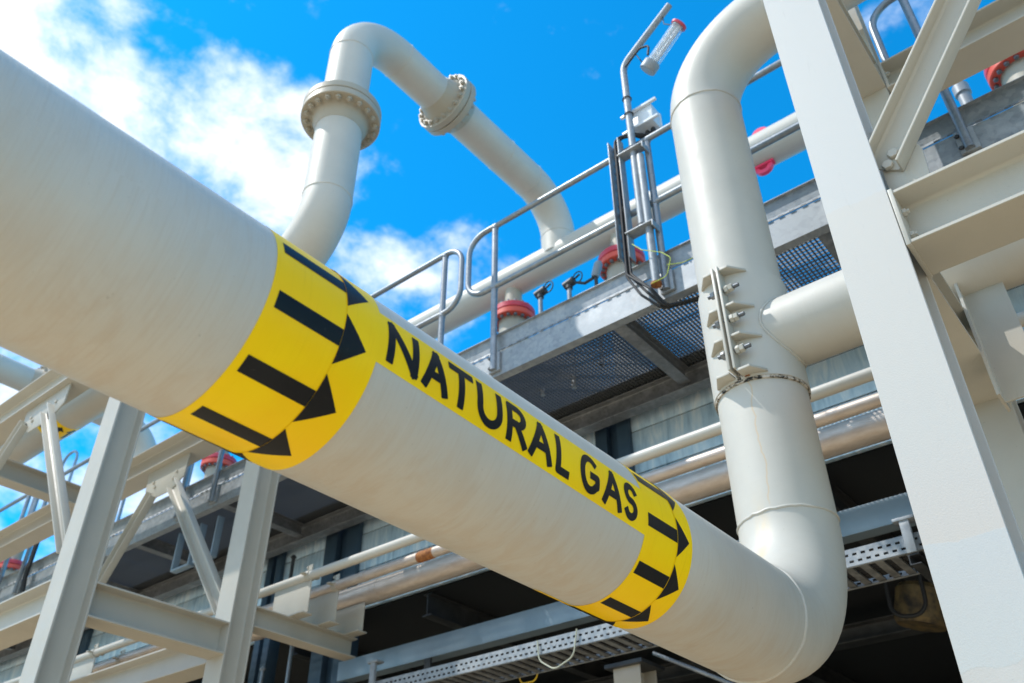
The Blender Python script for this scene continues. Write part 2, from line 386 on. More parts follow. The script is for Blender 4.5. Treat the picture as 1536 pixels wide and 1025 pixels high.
def on_pipe(y, a, r): return (GX+r*cos(rad(a)), y, GZ+r*sin(rad(a)))
def clip(poly, k, lo, hi):
    for s_, lim in ((1, lo), (-1, -hi)):
        out = []
        for i in range(len(poly)):
            p, q = poly[i], poly[(i+1) % len(poly)]; dp, dq = s_*p[k]-lim, s_*q[k]-lim
            if dp >= 0: out.append(p)
            if (dp >= 0) != (dq >= 0):
                t = dp/(dp-dq); out.append((p[0]+(q[0]-p[0])*t, p[1]+(q[1]-p[1])*t))
        poly = out
        if not poly: break
    return poly
def wrap(mb, poly, r, mapper=on_pipe, step=1.5):
    a0 = math.floor(min(p[1] for p in poly)/step)*step; a1 = max(p[1] for p in poly)
    while a0 < a1:
        q = clip(poly, 1, a0, a0+step)
        if len(q) >= 3:
            qq = []
            for p in q:
                if not qq or (abs(p[0]-qq[-1][0]) + abs(p[1]-qq[-1][1])) > 1e-6: qq.append(p)
            if len(qq) >= 3: mb.face([mb.bm.verts.new(mapper(p[0], p[1], r)) for p in qq])
        a0 += step
def arrow(a, y0, skew=0):
    sk = lambda y, b: (y + skew*b, b)
    mb = MB()
    wrap(mb, [sk(y0, a-4.9), sk(y0, a+4.9), sk(y0+.132, a+4.9), sk(y0+.132, a-4.9)], GR+.0013)
    wrap(mb, [sk(y0+.132, a-15.2), sk(y0+.132, a+15.2), sk(y0+.185, a)], GR+.0021)
    return mb
def band(y0, y1, yn, skew, angles, tail0):
    mb = MB(); sk = lambda y, b: (y + skew*b, b)
    wrap(mb, [sk(y0, -112), sk(y1, -112), sk(y1, 248), sk(y0, 248)], GR+.0006)
    b = mb.build('flow_band', 'yellow_vinyl', gp)
    mb = MB(); wrap(mb, [sk(yn, -124), sk(y1+.0005, -124), sk(y1+.0005, 240), sk(yn, 240)], GR+.0017)
    mb.build('overlap_tape', 'yellow_vinyl', b)
    for a in angles: arrow(a, tail0, skew).build('flow_arrow', 'black_vinyl', b)
PER = 35.7
band(.573, .797, .7195, 0, [22.6-PER*i for i in range(-5, 5)], .5875)
band(1.640, 1.850, 1.781, -.00034, [-8.6-PER*i for i in range(-6, 4)], 1.650)
# the name strip between the bands
cen = lambda y: 3.2 - 8.3*(y-.80)
mb = MB()
ys = [.79 + (1.655-.79)*i/10 for i in range(11)]
for i in range(10):
    a, b = ys[i], ys[i+1]; wrap(mb, [(a, cen(a)-17.7), (b, cen(b)-17.7), (b, cen(b)+17.3), (a, cen(a)+17.3)], GR+.0003)
strip = mb.build('name_strip', 'yellow_vinyl', gp)
SW = .0172; H_ = .0905   # stroke width and capital height, metres
def arcp(cx, cy, rx, ry, a0, a1, n=14): return [(cx+rx*cos(rad(a0+(a1-a0)*i/n)), cy+ry*sin(rad(a0+(a1-a0)*i/n))) for i in range(n+1)]
h = SW/2
def glyph(ch, x0, x1):
    W = x1-x0; X0, X1 = h, W-h; B, T = h, H_-h
    if ch == 'N': return [[(X0, B), (X0, T)], [(X0, T), (X1, B)], [(X1, B), (X1, T)]]
    if ch == 'A': return [[(X0, B), (W/2, T)], [(W/2, T), (X1, B)], [(X0+(W/2-X0)*.33, B+(T-B)*.33), (X1-(X1-W/2)*.33, B+(T-B)*.33)]]
    if ch == 'T': return [[(X0-.002, T), (X1+.002, T)], [(W/2, T), (W/2, B)]]
    if ch == 'U': 
        r = W/2-h; return [[(X0, T), (X0, B+r)] + arcp(W/2, B+r, r, r, 180, 360)[1:] + [(X1, T)]]
    if ch == 'R':
        r = (T-B)*.26; return [[(X0, B), (X0, T), (X1-r-.004, T)] + arcp(X1-r-.004, T-r, r, r, 90, -90) + [(X0, T-2*r)], [(X0+.020, T-2*r), (X1+.001, B)]]
    if ch == 'L': return [[(X0, T), (X0, B), (X1, B)]]
    if ch == 'G':
        ry = (T-B)/2; return [arcp(W/2+.002, B+ry, W/2-h+.001, ry, 52, 318, 22) + [(X1+.001, B+ry*.42), (X1+.001, B+ry*.93), (X1-.019, B+ry*.93)]]
    if ch == 'S':
        r = (T-B)/4; rx = W/2-h
        return [arcp(W/2, T-r, rx, r, 25, 250, 16) + arcp(W/2, B+r, rx, r, 75, -150, 16)]
mb = MB(); lay = 0
def stamp(poly):
    wrap(mb, [(y, cen(y)-14.4 + math.degrees(v/GR)) for y, v in poly], GR+.0011+lay*.000004)
for ch, x0, x1 in (('N',.816,.893),('A',.903,.972),('T',.973,1.040),('U',1.050,1.125),('R',1.139,1.203),('A',1.209,1.287),('L',1.299,1.348),
                   ('G',1.383,1.455),('A',1.469,1.546),('S',1.554,1.608)):
    for st in glyph(ch, x0, x1):
        n_ = len(st)
        for i, p in enumerate(st):
            if 0 < i < n_-1 or ch in 'A' and False: lay = (lay+1) % 40; stamp([(x0+p[0]+h*cos(2*pi*k/16), p[1]+h*sin(2*pi*k/16)) for k in range(16)])
            if i:
                q = st[i-1]; d = Vector((p[0]-q[0], p[1]-q[1])).normalized()*h; nx, ny = -d.y, d.x
                q = (q[0]-(d.x*.85 if i == 1 else 0), q[1]-(d.y*.85 if i == 1 else 0)); p = (p[0]+(d.x*.85 if i == n_-1 else 0), p[1]+(d.y*.85 if i == n_-1 else 0))
                f = .80; c_ = [(q[0]+nx*f-0*d.x, q[1]+ny*f), (q[0]+nx*1.0+d.x*.2, q[1]+ny+d.y*.2), (p[0]+nx-d.x*.2, p[1]+ny-d.y*.2), (p[0]+nx*f, p[1]+ny*f), (p[0]-nx*f, p[1]-ny*f), (p[0]-nx-d.x*.2, p[1]-ny-d.y*.2), (q[0]-nx+d.x*.2, q[1]-ny+d.y*.2), (q[0]-nx*f, q[1]-ny*f)] if n_ == 2 else [(q[0]+nx, q[1]+ny), (q[0]-nx, q[1]-ny), (p[0]-nx, p[1]-ny), (p[0]+nx, p[1]+ny)]
                lay = (lay+1) % 40; stamp([(x0+a, b) for a, b in c_])
mb.build('lettering', 'black_vinyl', strip)

# ------------------------------------------------------------------ split clamp with its branch
clamp = thing('pipe_clamp', 'bolted split clamp round the upright gas pipe, carrying a branch pipe to the right', 'clamp', loc=(GX, VY, 0))
def pol(a, r): return (r*cos(rad(a)), r*sin(rad(a)))
CR = .1915
mb = MB(); z0, z1 = 1.912, 2.440; n = 96; A0, A1 = -88.6, 266.2   # open at the gap
cols = []
for i in range(n+1):
    a = A0+(A1-A0)*i/n
    zb = z0 + random.uniform(-.0006, .0006)
    cols.append([mb.bm.verts.new((*pol(a, rr), zz)) for rr, zz in ((CR, zb), (CR, z1), (GR+.0032, z1), (GR+.0032, zb))])
for i in range(n):
    for k in range(4): mb.face([cols[i][k], cols[i+1][k], cols[i+1][(k+1) % 4], cols[i][(k+1) % 4]])
mb.face(cols[0]); mb.face(cols[-1][::-1]); mb.build('shell', 'cream_paint', clamp)
mb = MB(); mb.lathe([(GR+.0004, 1.900), (GR+.0085, 1.900), (GR+.0085, 1.913), (GR+.0028, 1.915), (GR+.0028, 2.443), (GR+.0004, 2.443)], (0,0,0), (0,0,1), 96)
mb.build('rubber_liner', 'liner', clamp)
GA = -91.2
for sgn in (1, -1):
    q = Matrix.Rotation(rad(GA), 4, 'Z'); off = sgn*.0062
    mb = MB(); mb.box(CR-.006, .2465, min(off, off+sgn*.0105), max(off, off+sgn*.0105), 1.938, 2.458, q)
    mb.build('clamp_plate', 'beam_paint', clamp, bevel=.0012)
    t0 = off + sgn*.0105
    for zi, (zz, tip) in enumerate(((2.440, 33), (2.247, 34), (2.094, 35.5), (1.928, 34))):
        pts = []
        # polygon in the plate's own frame: x outward, y along the shell
        tipa = rad(tip)*sgn
        pts.append((CR-.004, t0)); pts.append((.240, t0)); pts.append((.240, t0+sgn*(.040 if zi < 3 else .055)))
        pts.append(((CR+.007)*cos(tipa), (CR+.007)*sin(tipa)))
        for k in range(7):
            aa = tipa*(1-k/6.0*.86); pts.append(((CR-.003)*cos(aa), (CR-.003)*sin(aa)))
        pts = [tuple((q @ Vector((p[0], p[1], 0)))[:2]) for p in pts]
        mb = MB(); mb.prism(pts, 'z', zz-.005, zz+.005); mb.build('gusset', 'beam_paint', clamp, bevel=.0008)
e1 = Vector((*pol(GA, 1), 0)); e2 = Vector((*pol(GA+90, 1), 0))
for zz in (2.335, 2.183, 2.026):
    c_ = e1*.2235 + Vector((0, 0, zz)); mb = MB()
    mb.cyl(c_-e2*.056, c_+e2*.086, .0088, 20)
    st = mb.build('stud_bolt', 'stud_steel', clamp)
    for d_, hh in ((.0235, .017), (.0415, .019)):
        mb = MB(); mb.hexnut(c_+e2*d_, e2, .0185, hh, random.random()); mb.build('nut', 'beam_paint', st)
    mb = MB(); mb.hexnut(c_-e2*.0235, -e2, .0175, .018, random.random()); mb.build('nut', 'bolt_steel', st)
def shell_patch(a0, a1, z0_, z1_, rr, seed):
    rnd = random.Random(seed); mb = MB(); q = []
    for k in range(20):
        t = 2*pi*k/20; f = 1+rnd.uniform(-.25, .2); q.append(((a0+a1)/2+(a1-a0)/2*f*cos(t), (z0_+z1_)/2+(z1_-z0_)/2*f*sin(t)))
    mb.face([mb.bm.verts.new((*pol(a, rr), z_)) for a, z_ in q]); return mb
shell_patch(-84, -77, 1.9135, 1.9225, CR+.0022, 3).build('rust_stain', 'rust', clamp)
BZ, BR = 2.173, .153
mb = MB(); mb.tube([(.10+i*.1, 0, BZ) for i in range(28)], BR, 96); br = mb.build('branch_pipe', 'cream_paint', clamp)
pts = []
for k in range(80):
    a = 2*pi*k/80; y_, z_ = (BR+.002)*cos(a), (BR+.002)*sin(a); pts.append((sqrt(max(0, CR*CR-y_*y_))+.002+random.uniform(-.001,.001), y_, BZ+z_+random.uniform(-.001,.001)))
mb = MB(); mb.tube(pts, .0058, 8, closed=True); mb.build('weld_seam', 'cream_paint', br)
# stub post welded under the branch
mb = MB(); mb.ibeam((.816+.071, -.01, 1.566), (.816+.071, -.01, 2.10), (-1, 0, 0), .14, .142, .010, .009, .012, kind='T')
mb.build('stub_post', 'beam_paint', clamp)
mb = MB(); mb.box(-.004, .020, -.245, -.225, 1.9235, 1.9245); mb.bm.free()

# ------------------------------------------------------------------ steel frame (y rows at 2.14 and 3.25)
FG = 'columns of the cream steel frame'
def column(x0, x1, y0, y1, top, label, mat='beam_paint'):
    w_, d_ = x1-x0, y1-y0; mb = MB()
    mb.ibeam(((x0+x1)/2, (y0+y1)/2, -1.575), ((x0+x1)/2, (y0+y1)/2, top), (0, 1, 0), w_, d_, .0125, .0085, .013, .0015)
    t = thing('steel_column', label, 'column', FG, ((x0+x1)/2, (y0+y1)/2, -1.6))
    o = mb.build('shaft', mat, t); o.location = -t.location
    mb = MB(); mb.box(-w_*.8, w_*.8, -d_*.8, d_*.8, .001, .025); mb.build('base_plate', mat, t, bevel=.002)
    return t
column(-.486, -.301, 2.14, 2.325, 5.5, 'broad near steel column at the right, two paint patches on its sunlit flange', 'column_paint')
column(-.486, -.301, 3.25, 3.435, 5.5, 'steel column right behind the broad near column, mostly hidden by it')
column(-5.185, -5.0, 2.14, 2.325, 5.0, 'left of the two steel columns below the big pipe')
column(-5.185, -5.0, 3.25, 3.435, 5.0, 'steel column left of the pipe bracket, right one of the pair below the big pipe')
BG = 'beams of the cream steel frame'
def beam(A, B, w_, h_, label, plates=(), bolts=True, stiff=None, mat='beam_paint', tf=.0115):
    A, B = Vector(A), Vector(B); t = thing('steel_beam', label, 'beam', BG, A); off = -A
    def b(mb, n_, m_=mat, p=t, **k):
        o = mb.build(n_, m_, p, **k)
        if p == t: o.location = off
        return o
    mb = MB(); mb.ibeam(A, B, (0, 0, 1), w_, h_, tf, .008, .013, .0015); b(mb, 'beam_section')
    d = (B-A).normalized(); s_ = Vector((abs(d.y), abs(d.x), 0))
    for P, sg in plates:
        c_ = Vector(P); mb = MB(); hw, hh = w_/2+.004, h_/2+.006; q = c_ + d*sg*.0125
        lo = Vector((min(c_.x, q.x), min(c_.y, q.y), 0)) - s_*hw; hi = Vector((max(c_.x, q.x), max(c_.y, q.y), 0)) + s_*hw
        mb.box(lo.x, hi.x, lo.y, hi.y, c_.z-hh, c_.z+hh); pl = b(mb, 'end_plate', bevel=.0015)
        if bolts:
            for dz in (-.045, .045):
                for ss in (-.045, .045):
                    mb = MB(); cc = q + s_*ss + Vector((0, 0, dz)); mb.hexnut(cc, d*sg, .0135, .012); mb.hexnut(cc+d*sg*.012, d*sg, .008, .008)
                    mb.build('bolt', 'beam_paint', pl)
    return t, off
zl = 1.795; hl = .205
beam((-.295, 2.2325, 1.792), (2.6, 2.2325, 1.792), .185, .208, 'beam running right from the near column, just under the diagonal brace', [((-.2985, 2.2325, 1.792), 1)])
beam((-.3935, 2.325, 1.835), (-.3935, 3.25, 1.835), .185, .20, 'short dark beam tying the near right column to the one behind it')
beam((-.3935, 2.325, 3.605), (-.3935, 3.25, 3.605), .185, .20, 'high short beam tying the tops of the two right columns')
beam((-.295, 3.3425, 3.585), (2.8, 3.3425, 3.585), .19, .185, 'high beam at the top right corner, behind the diagonal brace', [((-.2985, 3.3425, 3.585), 1)], bolts=True)
beam((-18, 2.2325, zl), (-5.19, 2.2325, zl), .185, hl, 'lower left edge beam running left from the front column')
beam((-18, 3.3425, 1.765), (-5.19, 3.3425, 1.765), .185, .20, 'bottom left beam passing behind the cross beam to the rear column')
beam((-5.0925, 2.325, 1.79), (-5.0925, 3.25, 1.79), .185, .205, 'cross beam tying the two left columns together')
t1, o1 = beam((-18, 2.2325, 3.775), (-5.19, 2.2325, 3.775), .185, .25, 'upper beam over the small yellow pipe marker at the left edge')
t2, o2 = beam((-18, 3.3425, 3.67), (-5.19, 3.3425, 3.67), .185, .235, 'upper beam between the two left columns with a bolted gusset plate')
beam((-7.75, 2.325, 3.60), (-7.75, 3.25, 3.60), .16, .18, 'dark secondary beam seen behind the left diagonal braces')
# gusset plates under the two upper left beams
for t_, off, yw, zb, xs in ((t1, o1, 2.2325, 3.65, (-6.72, -6.05)), (t2, o2, 3.3425, 3.553, (-6.72, -6.12))):
    x0, x1 = xs; mb = MB(); zt = zb+.0; dz = .25 if t_ is t1 else .29
    mb.prism([(x0, zt), (x0+.02, zt-dz*.62), (x0+.17, zt-dz), (x1-.16, zt-dz), (x1-.01, zt-dz*.70), (x1, zt)], 'y', yw-.042, yw-.032)
    g_ = mb.build('gusset_plate', 'beam_paint', t_, bevel=.001); g_.location = off
    for fx in (.22, .28, .72, .78):
        mb = MB(); mb.hexnut((x0+(x1-x0)*fx, yw-.042, zt-dz*(.45 if fx in (.22,.78) else .62)), (0,-1,0), .014, .012); mb.build('bolt', 'beam_paint', g_)
BRG = 'diagonal braces of the steel frame'
def brace(A, B, label, w_=.055, h_=.10, kind='U', y_out=True):
    mb = MB(); A, B = Vector(A), Vector(B); d = (B-A).normalized(); up = Vector((0, 1, 0)).cross(d)
    t = thing('diagonal_brace', label, 'brace', BRG, A)
    # channel: web in the x-z plane, flanges toward the viewer side (-y)
    side = d.cross(up.normalized())
    if side.y > 0: up = -up
    mb.ibeam(A, B, up, w_, h_, .008, .007, .008, kind=kind); o = mb.build('channel', 'beam_paint', t, bevel=.0012); o.location = -A
    return t
bR = brace((-.292, 2.172, 2.036), (1.606, 2.172, 4.62), 'diagonal channel brace rising right from the near column, two bolts at its foot', .06, .120)
for (x_, z_) in ((-.262, 2.064), (-.287, 2.030)):
    mb = MB(); mb.hexnut((x_+.008, 2.1945, z_+.010), (0,-1,0), .0175, .015); o = mb.build('bolt', 'beam_paint', bR); o.location = -bR.location
mb = MB(); mb.prism([(-.301, 1.90), (-.185, 1.90), (-.175, 2.06), (-.22, 2.20), (-.301, 2.22)], 'y', 2.2035, 2.2135); o = mb.build('gusset_plate', 'beam_paint', bR, bevel=.001); o.location = -bR.location
brace((-6.28, 2.17, 3.50), (-5.20, 2.17, 2.10), 'light channel brace under the left edge beam, running down to the front left column', .055, .10)
brace((-6.62, 2.17, 3.50), (-7.85, 2.17, 2.06), 'channel brace cut off by the left edge of the photo, sloping down left', .055, .10)
brace((-6.24, 3.285, 3.30), (-5.17, 3.285, 2.02), 'channel brace from the bolted gusset down right to the rear left column', .06, .11)
brace((-6.55, 3.285, 3.30), (-7.55, 3.285, 1.95), 'brown shaded brace from the bolted gusset down left behind the front column', .06, .10)

# ------------------------------------------------------------------ expansion loops and roof header
LX, LY, LZ, LR = -3.87, 2.66, 6.70, .178; HY, HZ, HR = 5.53, 5.97, .166
loop = thing('expansion_loop', 'tall flanged pipe loop against the sky above the walkway', 'pipe', 'flanged pipe loops over the walkway', (LX, LY, 4.05))
def lo(mb, n_, m_, p=None, **k):
    o = mb.build(n_, m_, p or loop, **k)
    if p is None: o.location = -loop.location
    return o
pa = bend([(-11.0, LY, 4.05), (LX, LY, 4.05), (LX, LY, LZ), (LX, HY, LZ), (LX, HY, HZ)], [.5, .5, .48], 18)
mb = MB(); mb.tube(pa, LR, 72); lo(mb, 'pipe_body', 'cream_paint')
for c_, ax_ in (((LX-.5, LY, 4.05), (1,0,0)), ((LX, LY, 4.55), (0,0,1)), ((LX, LY, LZ-.5), (0,0,1)), ((LX, LY+.5, LZ), (0,1,0)), ((LX, HY-.5, LZ), (0,1,0)), ((LX, 4.6, LZ), (0,1,0)), ((LX, HY, LZ-.48), (0,0,1))):
    lo(ring(c_, ax_, LR, .0045), 'weld_seam', 'cream_paint')
FRr = .305
def flange_pair(c_, ax_, parent, build, mats=('flange_paint', 'flange_paint'), R=FRr, rp=LR, th=.066, nb=20, rb=.262, neck=.12, br_=.0205):
    c_ = Vector(c_); ax_ = Vector(ax_)
    for sg, mt in ((1, mats[0]), (-1, mats[1])):
        mb = MB(); prof = [(rp-.004, .004), (R-.004, .004), (R, .008), (R, th-.004), (R-.004, th), (rp+.052, th), (rp+.040, th+.012), (rp+.003, th+neck), (rp-.004, th+neck)]
        mb.lathe(prof, c_, ax_*sg, 72); f = build(mb, 'flange', mt)
        if sg == 1: f1 = f
    mb = MB(); mb.lathe([(rp-.004, -.0035), (rp+.03, -.0035), (rp+.03, .0035), (rp-.004, .0035)], c_, ax_, 48); build(mb, 'gasket', 'rubber')
    q = Vector((0, 0, 1)).rotation_difference(ax_)
    for k in range(nb):
        a = 2*pi*(k+.5)/nb; p = c_ + q @ Vector((rb*cos(a), rb*sin(a), 0)); mb = MB()
        mb.cyl(p-ax_*(th+.040), p+ax_*(th+.040), br_*.55, 8)
        for sg in (1, -1): mb.hexnut(p+ax_*sg*th, ax_*sg, br_*1.12, .027, a)
        o = mb.build('bolt', 'flange_paint' if mats[0] == 'flange_paint' else 'bolt_steel', f1)
flange_pair((LX, LY, 5.455), (0,0,1), loop, lo)
flange_pair((LX, 3.80, LZ), (0,1,0), loop, lo)
# small yellow marker on the lower leg
def lmap(x, a, r): return (x, LY+r*cos(rad(a)), 4.05+r*sin(rad(a)))
mb = MB(); wrap(mb, [(-7.40, -178), (-7.40, 178), (-7.11, 178), (-7.11, -178)], LR+.001, lmap, 6); yb = lo(mb, 'flow_band', 'yellow_vinyl')
for a in range(-168, 180, 36):
    mb = MB(); wrap(mb, [(-7.36, a-6), (-7.36, a+6), (-7.21, a+6), (-7.21, a-6)], LR+.002, lmap, 3); wrap(mb, [(-7.21, a-16), (-7.21, a+16), (-7.14, a)], LR+.002, lmap, 3)
    o = mb.build('flow_arrow', 'black_vinyl', yb)
l2 = copy_tree(loop, None, -7.65); l2['label'] = 'second pipe loop, its flange and elbow peeping out behind the left steel columns'

header = thing('header_pipe', 'long horizontal roof pipe running behind the handrails on red flanged legs', 'pipe', loc=(0, HY, HZ))
def hb(mb, n_, m_, p=None, **k):
    o = mb.build(n_, m_, p or header, **k)
    if p is None: o.location = -header.location
    return o
mb = MB(); mb.tube([(-34+i, HY, HZ) for i in range(38)], HR, 72); hb(mb, 'pipe_body', 'cream_paint')
for x_ in (-15.0, -9.44, -4.47, -3.15, .36):
    mb = MB(); mb.cyl((x_, HY, HZ-.10), (x_, HY, 5.56), .090, 40)
    mb.lathe([(.0, 5.4095), (.150, 5.4095), (.150, 5.39), (.150, 5.385), (.150, 5.36), (.150, 3.45), (0, 3.45)], (x_, HY, 0), (0,0,1), 48)
    leg = hb(mb, 'flanged_leg', 'flange_paint')
    for z_, m_ in ((5.484, 'red_paint'), (5.410, 'orange_red_paint')):
        mb = MB(); mb.lathe([(0, z_), (.216, z_), (.223, z_+.006), (.223, z_+.060), (.216, z_+.066), (0, z_+.066)], (x_, HY, 0), (0,0,1), 64); mb.build('flange', m_, leg)
    for k in range(16):
        a = 2*pi*k/16; mb = MB(); px, py = x_+.185*cos(a), HY+.185*sin(a)
        mb.hexnut((px, py, 5.550), (0,0,1), .020, .024); mb.hexnut((px, py, 5.410), (0,0,-1), .020, .024); mb.cyl((px, py, 5.38), (px, py, 5.59), .009, 8); mb.build('bolt', 'bolt_steel', leg)
for x_, z_, sg in ((-1.64, 5.80, -1), (-1.60, 6.135, 1)):
    mb = MB(); pr = []
    for k in range(13): a = pi*k/12; pr.append((x_+.085*cos(a), z_+sg*(.02+.085*sin(a))))
    q = pr + [(x_-.06, z_+sg*.02)] + [(x_+.045*cos(pi-pi*k/8), z_+sg*(.02+.045*sin(pi-pi*k/8))) for k in range(9)] + [(x_+.06, z_+sg*.02)]
    mb.prism(q, 'y', HY-.02, HY+.02); hb(mb, 'pink_handle', 'pink_plastic')
    mb = MB(); mb.box(x_-.10, x_+.10, HY-.03, HY+.03, min(z_, z_+sg*.022), max(z_, z_+sg*.022)); hb(mb, 'pink_base', 'pink_plastic')

# ------------------------------------------------------------------ walkway
wk = thing('walkway', 'galvanized walkway with see-through grating floor hung along the wall', 'walkway', loc=(0, 3.65, 3.21))
def wb(mb, n_, m_, p=None, **k):
    o = mb.build(n_, m_, p or wk, **k)
    if p is None: o.location = -wk.location
    return o
X0, X1 = -24, 3.0
mb = MB(); mb.prism([(3.65, 3.21), (3.712, 3.21), (3.712, 3.218), (3.657, 3.222), (3.657, 3.385), (3.712, 3.388), (3.712, 3.396), (3.65, 3.396)], 'x', X0, X1); wb(mb, 'edge_channel', 'galvanized')
mb = MB(); mb.prism([(3.646, 3.4010), (3.652, 3.4010), (3.684, 3.452), (3.671, 3.548), (3.652, 3.552), (3.652, 3.556), (3.676, 3.556), (3.690, 3.452)][::-1], 'x', X0, X1); wb(mb, 'kick_plate', 'galvanized')
mb = MB(); mb.ibeam((X0, 4.60, 3.285), (X1, 4.60, 3.285), (0,0,1), .10, .15, .008, .006, .008); wb(mb, 'back_beam', 'galvanized_dark')
for x_ in [-2.20+1.32*i for i in range(-14, 4)]:
    mb = MB(); mb.ibeam((x_, 3.658, 3.30), (x_, 4.56, 3.30), (0,0,1), .085, .115, .008, .006, .008); wb(mb, 'cross_beam', 'galvanized_dark')
px0 = X0
while px0 < X1-.1:
    px1 = px0+1.32*3/2 if False else min(px0+1.98, X1); mb = MB(); x_ = px0+.01
    while x_ < px1-.01: mb.box(x_-.0018, x_+.0018, 3.662, 4.64, 3.376, 3.402); x_ += .0255
    y_ = 3.69
    while y_ < 4.64: mb.box(px0, px1-.005, y_-.003, y_+.003, 3.390, 3.4035); y_ += .030
    mb.box(px0, px1-.005, 3.6585, 3.6615, 3.372, 3.402)
    for k in range(int((px1-px0)/.067)): mb.box(px0+k*.067+.008, px0+k*.067+.038, 3.6425, 3.6455, 3.3965, 3.4075)
    wb(mb, 'grating_panel', 'grating_steel', smooth=False); px0 = px1
mb = MB(); mb.box(X0, X1, 4.47, 4.757, 3.4045, 3.4085); wb(mb, 'added_sun_shield', 'galvanized')  # added plate, keeps sun coming through the grating off the wall
RG = 'guard rail sections along the walkway'
RY = 3.622
def rail(posts, xl, xr, label, mid=3.955):
    t = thing('guard_rail', label, 'handrail', RG, ((xl+xr)/2, RY, 3.21)); off = -t.location
    z0_, z1_ = mid, 4.535; r_ = .16
    mb = MB(); pts = bend([(xl+.3, RY, z0_), (xl, RY, z0_), (xl, RY, z1_), (xr, RY, z1_), (xr, RY, z0_), (xl+.3, RY, z0_)], r_, 10)
    mb.tube(pts, .0215, 18); o = mb.build('rail_tube', 'galvanized_rail', t); o.location = off
    for x_ in posts:
        mb = MB(); mb.cyl((x_, RY, 3.245), (x_, RY, z1_), .0225, 18); p_ = mb.build('post', 'galvanized_rail', t); p_.location = off
        for zz in (z0_, z1_): ring((x_, RY, zz-.022), (0,0,1), .0235, .004, 20).build('weld_seam', 'galvanized', p_)
        mb = MB(); mb.box(x_-.045, x_+.045, RY+.006, RY+.0275, 3.235, 3.385); mb.build('fixing_plate', 'galvanized', p_, bevel=.002)
        for dz in (.035, .115):
            mb = MB(); mb.hexnut((x_-.034, RY+.006, 3.235+dz), (0,-1,0), .012, .012); mb.build('bolt', 'dark_steel', p_)
    return t
rail([-3.10, -1.785, -.62], -3.352, -.40, 'guard rail from the single post above the lettering to the near column')
rail([-3.60, -6.18], -6.43, -3.425, 'guard rail section left of the two facing rounded rail ends')
rail([-6.68, -9.55], -9.80, -6.50, 'guard rail section glimpsed under the big pipe between the left columns')
rail([-10.05, -13.0], -13.3, -9.87, 'guard rail section at the far left edge of the photo')
rail([-.095, 2.2], -.29, 2.6, 'guard rail with a rounded end, at the top right behind the beams')

# ------------------------------------------------------------------ lamp mast and what hangs on it
MY = 3.565; mx = -1.862
mast = thing('lamp_mast', 'galvanized tube mast with a bent arm rising from the handrail', 'mast', loc=(mx, MY, 3.3))
def ma(mb, n_, m_, p=mast, **k):
    o = mb.build(n_, m_, p, **k); o.location = -mast.location if p == mast else (0,0,0); return o
mb = MB(); mb.tube(bend([(mx, MY, 3.72), (mx, MY, 5.325), (-1.435, MY, 5.665)], .16, 10), .0245, 20); ma(mb, 'pole', 'galvanized')
mb = MB(); mb.tube([(mx+.042, MY+.005, 3.275), (mx+.042, MY+.005, 4.36)], .0255, 20, cap=False); mb.tube([(mx+.042, MY+.005, 3.275), (mx+.042, MY+.005, 4.36)], .022, 20, cap=False); ma(mb, 'socket_tube', 'galvanized')
for z_ in (4.42, 3.72):
    mb = MB(); mb.box(-1.965, -1.775, MY-.045, MY+.035, z_-.004, z_+.004); mb.box(-1.775, -1.767, MY-.045, MY+.035, z_-.045, z_+.004); ma(mb, 'bracket', 'galvanized', bevel=.001)
    mb = MB(); mb.tube([(mx+.033*cos(a), MY-.0+.033*sin(a), z_+.03) for a in [i*pi/8 for i in range(16)]], .005, 8, closed=True); ma(mb, 'u_bolt', 'bolt_steel')
for z_ in (4.955, 4.79):
    mb = MB(); mb.tube([(mx+.030*cos(a), MY+.030*sin(a), z_) for a in [i*pi/8 for i in range(16)]], .0045, 8, closed=True); ma(mb, 'band_clip', 'dark_steel')
mb = MB(); mb.cyl((mx+.042, MY+.005, 3.262), (mx+.042, MY+.005, 3.276), .033, 20); ma(mb, 'rust_foot', 'rust')
# junction box behind the mast
jb = thing('junction_box', 'pale grey junction box strapped to the lamp mast', 'electrical box', loc=(-1.80, MY+.06, 4.78))
mb = MB(); mb.box(-.082, .082, -.0, .11, -.085, .085); mb.build('enclosure', 'white_paint', jb, bevel=.006)
mb = MB(); mb.box(-.086, .086, .1105, .135, -.089, .089); mb.build('lid', 'white_paint', jb, bevel=.008)
for z_ in (-.085, .085):
    mb = MB(); mb.box(-.15, .13, -.022, -.002, z_-.010, z_+.010); mb.build('mounting_rail', 'white_paint', jb, bevel=.002)
for x_ in (-.08, .08):
    for z_ in (-.08, .08):
        mb = MB(); mb.cyl((x_*.9, .135, z_*.9), (x_*.9, .142, z_*.9), .010, 12); mb.build('screw', 'rust', jb)
for x_ in (-.045, .0, .045):
    mb = MB(); mb.cyl((x_, .06, -.145), (x_, .06, -.095), .015, 14); mb.hexnut((x_, .06, -.12), (0,0,1), .020, .016); mb.build('cable_gland', 'dark_steel', jb)
